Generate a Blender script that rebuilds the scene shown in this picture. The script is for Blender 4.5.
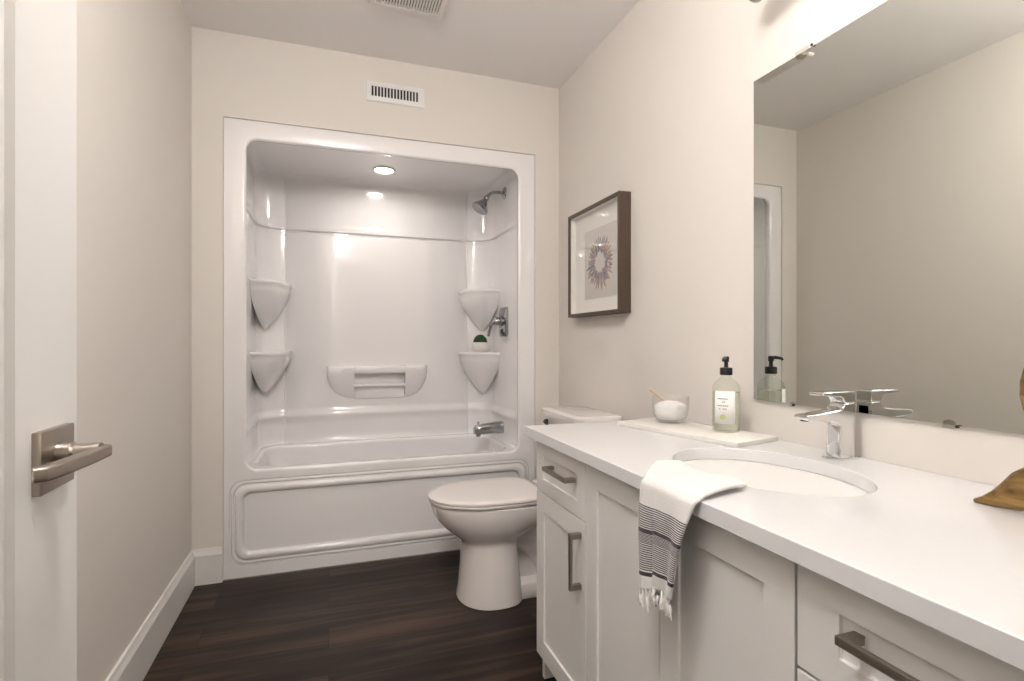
import bpy, bmesh, math, random
from mathutils import Vector, Matrix
random.seed(7)
PI = math.pi
for o in list(bpy.data.objects):
    bpy.data.objects.remove(o)
scene = bpy.context.scene
col = scene.collection

# ------------------------------------------------------------------ camera
cam_d = bpy.data.cameras.new('camera')
cam = bpy.data.objects.new('camera', cam_d)
col.objects.link(cam)
cam.location = (0, 0, 1.077)
cam.rotation_euler = (PI / 2, 0, -math.radians(19.017))
cam_d.sensor_width = 36
cam_d.lens = 531.44 / 1024 * 36
cam_d.shift_y = 1.97 / 1024
cam_d.clip_start = 0.02
scene.camera = cam

# ------------------------------------------------------------------ world, exposure, lamp strengths
world = bpy.data.worlds.new('world')
scene.world = world
world.use_nodes = True
world.node_tree.nodes['Background'].inputs[0].default_value = (1.0, 0.95, 0.89, 1)
world.node_tree.nodes['Background'].inputs[1].default_value = .25
scene.view_settings.view_transform = 'Standard'
scene.view_settings.look = 'None'
scene.view_settings.gamma = 1
scene.view_settings.use_curve_mapping = False
scene.view_settings.exposure = 2.85
VANITY_GLOW = 0.32         # opal tube of the vanity light
ALCOVE_GLOW = 11.0        # recessed light in the shower ceiling
ENTRY_FILL = 7.4          # added opal globe near the entry, out of view, brightens room and ceiling
HALL_FILL = 6.0          # added disc in the hallway behind the camera, fill through the doorway
LAMP_COL = (1.0, 0.982, 0.966)

# ------------------------------------------------------------------ materials
def nt(name):
    m = bpy.data.materials.new(name)
    m.use_nodes = True
    return m, m.node_tree.nodes, m.node_tree.links, m.node_tree.nodes['Principled BSDF']

def mat(name, c, rough=.5, metal=0.0, coat=0.0, nscale=0, bump=0.0, vary=0.0, stretch=None, spec=None, trans=0.0, ior=None, sub=0.0):
    m, N, L, b = nt(name)
    b.inputs['Base Color'].default_value = (*c, 1)
    b.inputs['Roughness'].default_value = rough
    b.inputs['Metallic'].default_value = metal
    b.inputs['Coat Weight'].default_value = coat
    b.inputs['Coat Roughness'].default_value = .05
    b.inputs['Transmission Weight'].default_value = trans
    if spec is not None: b.inputs['Specular IOR Level'].default_value = spec
    if ior: b.inputs['IOR'].default_value = ior
    if sub:
        b.inputs['Subsurface Weight'].default_value = sub
        b.inputs['Subsurface Radius'].default_value = (.01, .01, .01)
    if nscale:
        tc = N.new('ShaderNodeTexCoord'); mp = N.new('ShaderNodeMapping'); nz = N.new('ShaderNodeTexNoise')
        L.new(tc.outputs['Object'], mp.inputs[0]); L.new(mp.outputs[0], nz.inputs[0])
        if stretch: mp.inputs['Scale'].default_value = stretch
        nz.inputs['Scale'].default_value = nscale
        nz.inputs['Detail'].default_value = 4
        if vary:
            mx = N.new('ShaderNodeMix'); mx.data_type = 'RGBA'
            mx.inputs[6].default_value = (*[x * (1 - vary) for x in c], 1)
            mx.inputs[7].default_value = (*[min(1, x * (1 + vary)) for x in c], 1)
            L.new(nz.outputs[0], mx.inputs[0]); L.new(mx.outputs[2], b.inputs['Base Color'])
        if bump:
            bp = N.new('ShaderNodeBump'); bp.inputs['Strength'].default_value = bump; bp.inputs['Distance'].default_value = .002
            L.new(nz.outputs[0], bp.inputs['Height']); L.new(bp.outputs[0], b.inputs['Normal'])
    return m

def emit(name, c, s):
    m, N, L, b = nt(name)
    b.inputs['Base Color'].default_value = (.9, .9, .9, 1)
    b.inputs['Emission Color'].default_value = (*c, 1)
    b.inputs['Emission Strength'].default_value = s
    return m

def thin_glass(name, tint=(1, 1, 1), base=.045):
    m, N, L, b = nt(name)
    N.remove(b)
    out = N['Material Output']
    t = N.new('ShaderNodeBsdfTransparent'); t.inputs[0].default_value = (*tint, 1)
    g = N.new('ShaderNodeBsdfGlossy'); g.inputs['Roughness'].default_value = .02
    lw = N.new('ShaderNodeLayerWeight'); lw.inputs[0].default_value = .5
    pw = N.new('ShaderNodeMath'); pw.operation = 'POWER'; pw.inputs[1].default_value = 4; L.new(lw.outputs['Facing'], pw.inputs[0])
    f = N.new('ShaderNodeMath'); f.operation = 'MULTIPLY_ADD'; f.inputs[1].default_value = .6; f.inputs[2].default_value = base; L.new(pw.outputs[0], f.inputs[0])
    mx = N.new('ShaderNodeMixShader')
    L.new(f.outputs[0], mx.inputs[0]); L.new(t.outputs[0], mx.inputs[1]); L.new(g.outputs[0], mx.inputs[2])
    L.new(mx.outputs[0], out.inputs[0])
    return m

def floor_material():
    m, N, L, b = nt('dark_wood_planks')
    tc = N.new('ShaderNodeTexCoord')
    br = N.new('ShaderNodeTexBrick')
    br.offset = .37; br.offset_frequency = 2
    br.inputs['Color1'].default_value = (0, 0, 0, 1); br.inputs['Color2'].default_value = (1, 1, 1, 1)
    br.inputs['Mortar'].default_value = (.5, .5, .5, 1)
    br.inputs['Scale'].default_value = 1
    br.inputs['Mortar Size'].default_value = .0012
    br.inputs['Mortar Smooth'].default_value = .1
    br.inputs['Brick Width'].default_value = 1.2
    br.inputs['Row Height'].default_value = .152
    L.new(tc.outputs['Object'], br.inputs[0])
    # grain runs along X; every plank gets its own slice of noise
    sep = N.new('ShaderNodeSeparateXYZ'); L.new(tc.outputs['Object'], sep.inputs[0])
    cmb = N.new('ShaderNodeCombineXYZ')
    mul = N.new('ShaderNodeMath'); mul.operation = 'MULTIPLY'; mul.inputs[1].default_value = 37
    L.new(br.outputs['Color'], mul.inputs[0])
    L.new(sep.outputs[0], cmb.inputs[0]); L.new(sep.outputs[1], cmb.inputs[1]); L.new(mul.outputs[0], cmb.inputs[2])
    mp = N.new('ShaderNodeMapping'); mp.inputs['Scale'].default_value = (1.6, 26, 1)
    L.new(cmb.outputs[0], mp.inputs[0])
    n1 = N.new('ShaderNodeTexNoise'); n1.inputs['Scale'].default_value = 1.0; n1.inputs['Detail'].default_value = 6; n1.inputs['Distortion'].default_value = .6
    L.new(mp.outputs[0], n1.inputs[0])
    mp2 = N.new('ShaderNodeMapping'); mp2.inputs['Scale'].default_value = (.9, 9, 1)
    L.new(cmb.outputs[0], mp2.inputs[0])
    n2 = N.new('ShaderNodeTexNoise'); n2.inputs['Scale'].default_value = 1.0; n2.inputs['Detail'].default_value = 3
    L.new(mp2.outputs[0], n2.inputs[0])
    add = N.new('ShaderNodeMath'); add.operation = 'MULTIPLY_ADD'; add.inputs[1].default_value = .55
    L.new(n1.outputs[0], add.inputs[0])
    s2 = N.new('ShaderNodeMath'); s2.operation = 'MULTIPLY'; s2.inputs[1].default_value = .5
    L.new(n2.outputs[0], s2.inputs[0]); L.new(s2.outputs[0], add.inputs[2])
    pl = N.new('ShaderNodeMath'); pl.operation = 'MULTIPLY_ADD'; pl.inputs[1].default_value = .10
    L.new(br.outputs['Color'], pl.inputs[0]); L.new(add.outputs[0], pl.inputs[2])
    rp = N.new('ShaderNodeValToRGB')
    e = rp.color_ramp.elements
    e[0].position = .40; e[0].color = (.0085, .0052, .0040, 1)
    e[1].position = .74; e[1].color = (.085, .052, .036, 1)
    q = e.new(.55); q.color = (.024, .0145, .0102, 1)
    L.new(pl.outputs[0], rp.inputs[0])
    dk = N.new('ShaderNodeMix'); dk.data_type = 'RGBA'
    L.new(br.outputs['Fac'], dk.inputs[0]); L.new(rp.outputs[0], dk.inputs[6]); dk.inputs[7].default_value = (.012, .008, .007, 1)
    L.new(dk.outputs[2], b.inputs['Base Color'])
    b.inputs['Roughness'].default_value = .40
    b.inputs['Specular IOR Level'].default_value = .22
    bp = N.new('ShaderNodeBump'); bp.inputs['Strength'].default_value = .15; bp.inputs['Distance'].default_value = .002
    L.new(n1.outputs[0], bp.inputs['Height']); L.new(bp.outputs[0], b.inputs['Normal'])
    return m

def towel_material():
    """white cotton with woven stripes; V of the UV map runs from the sink edge (0) over the counter edge (1) down to the hem (2)"""
    m, N, L, b = nt('striped_cotton')
    uv = N.new('ShaderNodeUVMap'); uv.uv_map = 'cloth'
    sep = N.new('ShaderNodeSeparateXYZ'); L.new(uv.outputs[0], sep.inputs[0])
    v = sep.outputs[1]
    def mth(op, a, bb):
        n = N.new('ShaderNodeMath'); n.operation = op
        for i, x in enumerate((a, bb)):
            if hasattr(x, 'is_linked'): L.new(x, n.inputs[i])
            else: n.inputs[i].default_value = x
        return n.outputs[0]
    def band(lo, hi):
        return mth('MULTIPLY', mth('GREATER_THAN', v, lo), mth('LESS_THAN', v, hi))
    def lines(period, duty):
        return mth('LESS_THAN', mth('FRACT', mth('DIVIDE', v, period), 0), duty)
    thin = mth('MULTIPLY', mth('ADD', band(1.23, 1.44), band(1.56, 1.825)), lines(.0205, .60))
    dense = mth('MULTIPLY', band(1.475, 1.56), lines(.0130, .70))
    fat = mth('ADD', band(1.44, 1.475), band(1.83, 1.868))
    # woven threads break the lines up
    u = sep.outputs[0]
    wv = mth('ADD', mth('MULTIPLY', mth('GREATER_THAN', mth('FRACT', mth('MULTIPLY', u, 60), 0), .22), .35), .65)
    allm = mth('MINIMUM', mth('ADD', mth('MULTIPLY', mth('ADD', thin, dense), wv), fat), 1)
    mx = N.new('ShaderNodeMix'); mx.data_type = 'RGBA'
    mx.inputs[6].default_value = (.74, .72, .70, 1); mx.inputs[7].default_value = (.038, .035, .042, 1)
    L.new(allm, mx.inputs[0]); L.new(mx.outputs[2], b.inputs['Base Color'])
    b.inputs['Roughness'].default_value = .9
    b.inputs['Sheen Weight'].default_value = .2
    tc = N.new('ShaderNodeTexCoord')
    nz = N.new('ShaderNodeTexNoise'); nz.inputs['Scale'].default_value = 260; L.new(tc.outputs['Object'], nz.inputs[0])
    bp = N.new('ShaderNodeBump'); bp.inputs['Strength'].default_value = .35; bp.inputs['Distance'].default_value = .002
    L.new(nz.outputs[0], bp.inputs['Height']); L.new(bp.outputs[0], b.inputs['Normal'])
    return m

M = {}
M['wall'] = mat('wall_paint', (.77, .72, .665), .6, nscale=160, bump=.06, spec=.3)
M['ceiling'] = mat('ceiling_paint', (.92, .885, .865), .8, nscale=120, bump=.05, spec=.2)
M['trim'] = mat('white_trim_paint', (.80, .775, .745), .35, nscale=60, bump=.02)
M['door'] = mat('white_door_paint', (.80, .78, .755), .38, nscale=60, bump=.02)
M['floor'] = floor_material()
M['acrylic'] = mat('white_acrylic', (.88, .855, .85), .13, coat=.6, nscale=3, bump=.02)
M['porcelain'] = mat('white_porcelain', (.82, .77, .74), .10, coat=.5, nscale=5, bump=.01)
M['seat'] = mat('toilet_seat_plastic', (.83, .77, .74), .22, nscale=5, bump=.01)
M['sink'] = mat('sink_porcelain', (.72, .71, .685), .12, coat=.5, nscale=5, bump=.01)
M['cab'] = mat('cabinet_lacquer', (.80, .775, .75), .38, nscale=80, bump=.02)
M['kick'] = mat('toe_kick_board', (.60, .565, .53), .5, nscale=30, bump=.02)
M['quartz'] = mat('white_quartz', (.745, .735, .735), .16, coat=.2, nscale=90, vary=.02)
M['marble'] = mat('white_marble', (.80, .77, .72), .3, nscale=9, vary=.05)
M['nickel'] = mat('brushed_nickel', (.40, .35, .305), .34, metal=1, nscale=90, bump=.06, stretch=(1, 14, 1))
M['pull'] = mat('satin_nickel_pull', (.33, .29, .25), .36, metal=1, nscale=90, bump=.05, stretch=(14, 1, 14))
M['chrome'] = mat('chrome', (.78, .79, .80), .05, metal=1, nscale=4, bump=.01)
M['chromegrey'] = mat('satin_chrome', (.36, .36, .37), .16, metal=1, nscale=4, bump=.01)
M['darkmetal'] = mat('dark_metal', (.05, .045, .04), .4, metal=.6, nscale=20, bump=.02)
M['mirror'] = mat('silvered_glass', (.75, .765, .72), .0, metal=1)
M['mirroredge'] = mat('polished_glass_edge', (.30, .42, .38), .1, spec=.6, nscale=10, bump=.01)
M['clip'] = thin_glass('clear_plastic_clip', (.90, .89, .87))
M['frame'] = mat('walnut_frame', (.080, .052, .034), .45, nscale=12, bump=.1, vary=.35, stretch=(8, 1, 8))
M['matboard'] = mat('mat_board', (.88, .85, .79), .85, nscale=200, bump=.03)
M['paper'] = mat('art_paper', (.64, .59, .54), .85, nscale=60, vary=.06)
M['petal_grey'] = mat('petal_slate', (.16, .155, .20), .8, nscale=90, vary=.3)
M['petal_tan'] = mat('petal_tan', (.42, .27, .19), .8, nscale=90, vary=.3)
M['petal_mauve'] = mat('petal_mauve', (.29, .22, .25), .8, nscale=90, vary=.3)
M['pane'] = thin_glass('picture_glass')
M['glass'] = mat('clear_glass', (.96, .98, .95), .01, trans=1, ior=1.45)
M['bottleglass'] = thin_glass('bottle_glass', (.93, .95, .91))
M['bowlglass'] = thin_glass('bowl_glass', (.99, .99, .985), .09)
M['soap'] = mat('liquid_soap', (.97, .98, .95), .02, trans=1, ior=1.33)
M['black'] = mat('black_plastic', (.012, .012, .012), .35, nscale=40, bump=.02)
M['label'] = mat('paper_label', (.87, .86, .83), .7, nscale=200, bump=.02)
M['ink'] = mat('grey_ink', (.22, .22, .22), .8, nscale=50, vary=.1)
M['greenink'] = mat('olive_green_ink', (.42, .48, .17), .8, nscale=50, vary=.1)
M['salt'] = mat('bath_salt', (.93, .91, .90), .6, nscale=400, bump=.5, sub=.2)
M['wood'] = mat('light_wood', (.50, .30, .14), .5, nscale=40, vary=.2, stretch=(1, 1, 6))
M['pot'] = mat('white_ceramic', (.82, .77, .72), .4, nscale=20, bump=.02)
M['moss'] = mat('moss_green', (.018, .055, .022), .9, nscale=120, bump=.8, vary=.5)
M['towel'] = towel_material()
M['cotton'] = mat('white_cotton', (.85, .82, .78), .9, nscale=300, bump=.4)
M['gold'] = mat('antique_gold', (.35, .22, .085), .33, metal=.95, nscale=30, bump=1.0, vary=.97, stretch=(2.6, .3, 2.6))
for nd in M['gold'].node_tree.nodes:
    if nd.type == 'BUMP': nd.inputs['Distance'].default_value = .008
M['ventwhite'] = mat('white_enamel', (.84, .82, .80), .35, nscale=20, bump=.01)
M['ventpink'] = mat('white_plastic_grille', (.84, .80, .76), .4, nscale=20, bump=.01)
M['void'] = mat('dark_duct', (.025, .023, .022), .8, nscale=10, vary=.2)
M['caulk'] = mat('wall_reveal', (.52, .46, .40), .8, nscale=20, vary=.05)
M['opal'] = emit('opal_glass_lit', LAMP_COL, VANITY_GLOW)
M['led'] = emit('shower_light_lens', (1.0, .95, .90), ALCOVE_GLOW)
M['fill_hall'] = emit('hall_fill_glow', (1.0, .97, .93), HALL_FILL)
M['fill_entry'] = emit('entry_fill_glow', LAMP_COL, ENTRY_FILL)

# ------------------------------------------------------------------ mesh helpers
def sgn(x): return -1 if x < 0 else 1

class MB:
    def __init__(self): self.bm = bmesh.new()
    def v(self, p): return self.bm.verts.new(p)
    def f(self, vs):
        try: return self.bm.faces.new(vs)
        except ValueError: return None
    def box(self, x0, x1, y0, y1, z0, z1, bev=0, seg=2):
        ret = bmesh.ops.create_cube(self.bm, size=1)
        vs = ret['verts']
        for w in vs:
            w.co = Vector(((x0 + x1) / 2 + w.co.x * (x1 - x0), (y0 + y1) / 2 + w.co.y * (y1 - y0), (z0 + z1) / 2 + w.co.z * (z1 - z0)))
        if bev:
            es = list({e for w in vs for e in w.link_edges})
            bmesh.ops.bevel(self.bm, geom=es, offset=bev, segments=seg, affect='EDGES', profile=.5)
        return self
    def loft(self, rings, cap0=True, cap1=True, closed=True):
        R = [[self.v(p) for p in r] for r in rings]
        n = len(R[0])
        for a, b in zip(R, R[1:]):
            for i in range(n if closed else n - 1):
                j = (i + 1) % n
                self.f((a[i], a[j], b[j], b[i]))
        if cap0: self.f(list(reversed(R[0])))
        if cap1: self.f(R[-1])
        return R
    def lathe(self, prof, c=(0, 0, 0), axis=(0, 0, 1), n=32, cap0=True, cap1=True):
        a = Vector(axis).normalized()
        t = Vector((1, 0, 0)) if abs(a.x) < .9 else Vector((0, 1, 0))
        e1 = a.cross(t).normalized(); e2 = a.cross(e1)
        rings = []
        for r, h in prof:
            rings.append([Vector(c) + a * h + (e1 * math.cos(2 * PI * k / n) + e2 * math.sin(2 * PI * k / n)) * max(r, 1e-5) for k in range(n)])
        self.loft(rings, cap0, cap1)
        return self
    def tube(self, pts, rad, n=14, squash=1.0, up=(0, 0, 1), cap=True, power=1.0):
        pts = [Vector(p) for p in pts]
        if not hasattr(rad, '__len__'): rad = [rad] * len(pts)
        rings = []
        for i, p in enumerate(pts):
            t = (pts[min(i + 1, len(pts) - 1)] - pts[max(i - 1, 0)]).normalized()
            u = Vector(up)
            if abs(t.dot(u)) > .98: u = Vector((1, 0, 0)) if abs(t.x) < .9 else Vector((0, 1, 0))
            e1 = t.cross(u).normalized(); e2 = e1.cross(t).normalized()
            ring = []
            for k in range(n):
                c, s = math.cos(2 * PI * k / n), math.sin(2 * PI * k / n)
                c = sgn(c) * abs(c) ** power; s = sgn(s) * abs(s) ** power
                ring.append(p + e1 * (c * rad[i]) + e2 * (s * rad[i] * squash))
            rings.append(ring)
        self.loft(rings, cap, cap)
        return self
    def prism(self, poly, axis, a0, a1):
        """extrude a 2-D polygon along axis 'X','Y','Z'"""
        def P(p, h):
            if axis == 'X': return (h, p[0], p[1])
            if axis == 'Y': return (p[0], h, p[1])
            return (p[0], p[1], h)
        self.loft([[P(p, a0) for p in poly], [P(p, a1) for p in poly]])
        return self
    def fill(self, loops):
        """flat face with holes; returns the vert loops"""
        es, out = [], []
        for lp in loops:
            vs = [self.v(p) for p in lp]; out.append(vs)
            for i in range(len(vs)):
                es.append(self.bm.edges.new((vs[i], vs[(i + 1) % len(vs)])))
        bmesh.ops.triangle_fill(self.bm, use_beauty=True, use_dissolve=False, edges=es)
        return out
    def build(self, name, m, parent=None, smooth=40, weld=0, local=False, bevel=0, solidify=0):
        bm = self.bm
        if weld: bmesh.ops.remove_doubles(bm, verts=bm.verts, dist=weld)
        bmesh.ops.recalc_face_normals(bm, faces=bm.faces)
        if parent is not None and not local:
            root = parent
            off = Vector((0, 0, 0))
            while root is not None:
                off += root.location; root = root.parent
            bmesh.ops.translate(bm, verts=bm.verts, vec=-off)
        me = bpy.data.meshes.new(name)
        bm.to_mesh(me); bm.free()
        for x in (m if isinstance(m, (list, tuple)) else [m]): me.materials.append(x)
        o = bpy.data.objects.new(name, me)
        col.objects.link(o)
        if parent is not None: o.parent = parent
        if smooth:
            me.shade_smooth(); me.set_sharp_from_angle(angle=math.radians(smooth))
        if bevel:
            b = o.modifiers.new('bevel', 'BEVEL'); b.width = bevel; b.segments = 2; b.limit_method = 'ANGLE'; b.angle_limit = math.radians(50)
        if solidify:
            b = o.modifiers.new('thickness', 'SOLIDIFY'); b.thickness = solidify; b.offset = 0
        return o

def thing(name, label, cat, loc, rot=0, group=None):
    o = bpy.data.objects.new(name, None)
    o.empty_display_size = .05
    col.objects.link(o)
    o.location = loc; o.rotation_euler = (0, 0, rot)
    return tag(o, label, cat, group)
def tag(o, label, cat, group=None):
    o['label'] = label; o['category'] = cat
    if group: o['group'] = group
    return o
def struct(o, label=None, cat=None):
    o['kind'] = 'structure'
    if label: o['label'] = label
    if cat: o['category'] = cat
    return o
def rrect(x0, x1, z0, z1, r, n=8):
    """rounded rectangle, counter-clockwise, 2-D points"""
    pts = []
    for cx, cz, a0 in ((x1 - r, z1 - r, 0), (x0 + r, z1 - r, 90), (x0 + r, z0 + r, 180), (x1 - r, z0 + r, 270)):
        for k in range(n + 1):
            a = math.radians(a0 + 90 * k / n)
            pts.append((cx + r * math.cos(a), cz + r * math.sin(a)))
    return pts
def lerp(a, b, t): return a + (b - a) * t

# ------------------------------------------------------------------ room dimensions (camera stands at x=y=0)
XL, XR, YB, ZC = -.576, 1.204, 2.694, 2.48
YF = -.03                                   # inner face of the entry wall
FX0, FX1, FZ = -.452, 1.0625, 2.099         # tub-shower front frame
FY = 2.702

struct(MB().box(XL - .1, XR + .1, -3.7, 3.5, -.05, 0).build('floor', M['floor'], smooth=0), 'dark brown wood plank floor of the bathroom', 'floor')
struct(MB().box(XL - .1, XR + .1, -3.7, 3.5, ZC, ZC + .05).build('ceiling', M['ceiling'], smooth=0), 'plain off-white bathroom ceiling', 'ceiling')
struct(MB().box(XL - .1, XL, -3.6, 3.5, 0, ZC).build('wall_left', M['wall'], smooth=0), 'beige wall behind the open white door', 'wall')
struct(MB().box(XR, XR + .1, -3.6, 3.5, 0, ZC).build('wall_right', M['wall'], smooth=0), 'beige wall carrying the mirror and the picture', 'wall')
w = MB()
w.fill([[(XL, YB, 0), (XR, YB, 0), (XR, YB, ZC), (XL, YB, ZC)], [(FX0, YB, .001), (FX1, YB, .001), (FX1, YB, FZ), (FX0, YB, FZ)]])
for (a, b) in (((FX0, .001), (FX0, FZ)), ((FX0, FZ), (FX1, FZ)), ((FX1, FZ), (FX1, .001))):
    w.f([w.v((a[0], YB, a[1])), w.v((b[0], YB, b[1])), w.v((b[0], YB + .05, b[1])), w.v((a[0], YB + .05, a[1]))])
struct(w.build('wall_back', M['wall'], smooth=0, weld=1e-4), 'beige wall framing the tub and shower', 'wall')
struct(MB().box(XL - .1, XR + .1, 3.42, 3.5, 0, ZC).build('wall_shower', M['wall'], smooth=0), 'wall behind the tub and shower', 'wall')
struct(MB().box(XL - .1, XR + .1, -3.7, -3.6, 0, ZC).build('wall_hallway', M['wall'], smooth=0), 'end wall of the hallway outside the bathroom', 'wall')
# entry wall with the doorway the camera looks through
DX0, DX1, DZ = -.305, .49, 2.045
w = MB()
w.box(XL, DX0, YF - .115, YF, 0, ZC).box(DX1, XR, YF - .115, YF, 0, ZC).box(DX0, DX1, YF - .115, YF, DZ, ZC)
struct(w.build('wall_front', M['wall'], smooth=0), 'wall with the bathroom doorway', 'wall')
w = MB()
w.box(DX0 - .07, DX0 - .002, YF, YF + .014, 0, DZ + .07).box(DX1 + .002, DX1 + .07, YF, YF + .014, 0, DZ + .07).box(DX0 - .07, DX1 + .07, YF, YF + .014, DZ + .002, DZ + .07)
struct(w.build('trim_1', M['trim'], smooth=0, bevel=.003), 'white casing around the bathroom doorway', 'trim')

def base_profile(t=.016, h=.156):
    return [(0, 0), (t, 0), (t, h - .027), (t * .62, h - .012), (t * .45, h), (0, h)]
w = MB(); w.loft([[(XL + d, y, z) for d, z in base_profile()] for y in (YF + .016, YB)])
struct(w.build('baseboard_left', M['trim'], smooth=0), 'tall white baseboard along the left wall', 'baseboard')
w = MB(); w.loft([[(x, YB - d, z) for d, z in base_profile()] for x in (XL, FX0 - .001)])
struct(w.build('baseboard_back', M['trim'], smooth=0), 'short white baseboard left of the tub', 'baseboard')
w = MB(); w.loft([[(XR - d, y, z) for d, z in base_profile()] for y in (1.66, YB)])
struct(w.build('baseboard_right', M['trim'], smooth=0), 'white baseboard behind the toilet', 'baseboard')

# ------------------------------------------------------------------ open door with lever handle
door = bpy.data.objects.new('door_1', None); col.objects.link(door); door.location = (-.2875, YF, 0)
struct(door, 'open white bathroom door with a brushed nickel lever, at the left', 'door')
dx0, dx1, dy0, dy1, dz0, dz1 = -.305, -.270, YF + .018, .730, .012, 2.035
py0, py1, pz0, pz1 = dy0 + .125, .605, .26, 1.91
w = MB()
w.fill([[(dx1, dy0, dz0), (dx1, dy1, dz0), (dx1, dy1, dz1), (dx1, dy0, dz1)], [(dx1, py0, pz0), (dx1, py1, pz0), (dx1, py1, pz1), (dx1, py0, pz1)]])
a = [(dx1, py0, pz0), (dx1, py1, pz0), (dx1, py1, pz1), (dx1, py0, pz1)]
b_ = [(dx1 - .008, y, z) for _, y, z in a]
w.loft([a, b_], cap0=False, cap1=True)
c = [(dx1, dy0, dz0), (dx1, dy1, dz0), (dx1, dy1, dz1), (dx1, dy0, dz1)]
w.loft([c, [(dx0, y, z) for _, y, z in c]], cap0=False, cap1=True)
w.build('door_panel', M['door'], door, smooth=0, weld=1e-4)
hz, hy = .959, .668
rs = MB().box(-.2705, -.262, hy - .0355, hy + .0355, hz - .031, hz + .031, bev=.0015).build('handle_rose', M['nickel'], door)
MB().lathe([(.0115, 0), (.0115, .012), (.0092, .014), (.0092, .036)], (-.262, hy, hz + .004), (1, 0, 0), 24).build('spindle', M['nickel'], rs)
w = MB()
w.tube([(-.2255, .677, hz + .003), (-.2275, .64, hz + .003), (-.2310, .605, hz + .003), (-.2345, .580, hz + .003), (-.2365, .572, hz + .003), (-.2420, .569, hz + .003)], [.0064, .0066, .0067, .0067, .0067, .0064], n=20, squash=1.0, power=.38)
w.build('lever', M['nickel'], rs, smooth=35)
MB().lathe([(.0025, 0), (.0025, .003)], (-.262, hy - .012, hz - .012), (1, 0, 0), 12).build('privacy_pin', M['darkmetal'], rs)
MB().box(-.298, -.277, .7305, .7325, hz - .028, hz + .028).build('latch_plate', M['nickel'], door)
for z in (.25, 1.05, 1.8):
    MB().lathe([(.006, 0), (.006, .09)], (-.307, YF + .012, z), (0, 0, 1), 12).build('hinge', M['nickel'], door)

# ------------------------------------------------------------------ tub and shower unit
tub = thing('bathtub_shower', 'white moulded one-piece bathtub and shower filling the far wall', 'bathtub', (.305, 2.95, 0))
IX0, IX1, IZ0, IZ1 = -.395, 1.003, .49, 2.05          # inside faces
OX0, OX1, OZ1 = -.359, .968, 2.012                    # opening
YI, YBK, RC, RF = 2.714, 3.37, .15, .05
plan = []                                             # x, y, nx, ny, t(front fade), kind
for k in range(7):
    t = k / 6; s = t * t * (3 - 2 * t)
    plan.append((lerp(OX0, IX0, s), lerp(YI, 2.80, t), 1, 0, s, 1))
def fade(y):
    q = max(0, min(1, (y - YI) / .30)); return q * q * (3 - 2 * q)
for y in (2.83, 2.87, 2.91, 2.95, 3.0, 3.1): plan.append((IX0, y, 1, 0, 1, 1))
for k in range(13):
    a = PI / 2 * k / 12
    plan.append((IX0 + RC - RC * math.cos(a), YBK - RC + RC * math.sin(a), math.cos(a), -math.sin(a), 1, 1))
plan.append((IX0 + RC + .004, YBK, 0, -1, 1, 2))
plan.append((IX0 + RC + .008, YBK, 0, -1, 1, 2))
plan.append((IX0 + RC + .012, YBK, 0, -1, 1, 0))
half = list(plan)
mid = (IX0 + IX1) / 2
plan += [(mid - .25, YBK, 0, -1, 1, 0), (mid + .25, YBK, 0, -1, 1, 0)]
plan += [(2 * mid - x, y, -nx, ny, t, k) for (x, y, nx, ny, t, k) in reversed(half)]
# fix the right side so that the opening edge is exact
plan = [((OX1 if abs(x - (2 * mid - OX0)) < 1e-6 else x), y, nx, ny, t, k) for (x, y, nx, ny, t, k) in plan]
zl = []
for k in range(9):                                    # bottom fillet
    a = PI / 2 * k / 8
    zl.append((IZ0 + RF - RF * math.cos(a), RF - RF * math.sin(a)))
zl += [(z, 0) for z in (.60, .632, .640, .655, .668, .684, .694, .8, .95, 1.1, 1.25, 1.4, 1.55, 1.68, 1.712, 1.722, 1.726, 1.732, 1.738, 1.744, 1.77, 1.80, 1.9)]
for k in range(9):                                    # ceiling fillet
    a = PI / 2 * k / 8
    zl.append((IZ1 - RF + RF * math.sin(a), RF - RF * math.cos(a)))
def feature(z):
    key = [(.49, .016), (.60, .016), (.632, .016), (.640, .023), (.655, .022), (.668, .016), (.684, .008), (.694, .007), (1.712, .007), (1.722, .006), (1.726, -.002), (1.732, -.002), (1.738, .014), (1.744, .016), (1.77, .004), (1.80, 0), (2.1, 0)]
    for (a, da), (b, db) in zip(key, key[1:]):
        if a <= z <= b: return lerp(da, db, (z - a) / (b - a))
    return 0
w = MB()
grid = []
for (x, y, nx, ny, t, kind) in plan:
    ztop = lerp(OZ1, IZ1, t)
    cv = []
    for z, d in zl:
        zz = z if z < 1.95 else z - (IZ1 - ztop)
        if z < .55: d = d * (1 - .65 * t)
        tf = fade(y)
        dd = d + feature(z) * tf + (.005 if kind == 1 else (-.004 if kind == 2 else 0)) * tf
        cv.append(w.v((x + nx * dd, y + ny * dd, zz)))
    grid.append(cv)
for a, b in zip(grid, grid[1:]):
    for j in range(len(zl) - 1): w.f((a[j], b[j], b[j + 1], a[j + 1]))
n = len(plan)
for i in range(n // 2 - 1):                           # ceiling: left points paired with right points
    w.f((grid[i][-1], grid[i + 1][-1], grid[n - 2 - i][-1], grid[n - 1 - i][-1]))
front_l = [tuple(v.co) for v in grid[0]]; front_r = [tuple(v.co) for v in grid[-1]]
deck = [tuple(g[0].co) for g in grid]
w.build('surround', M['acrylic'], tub, smooth=50)

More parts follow.
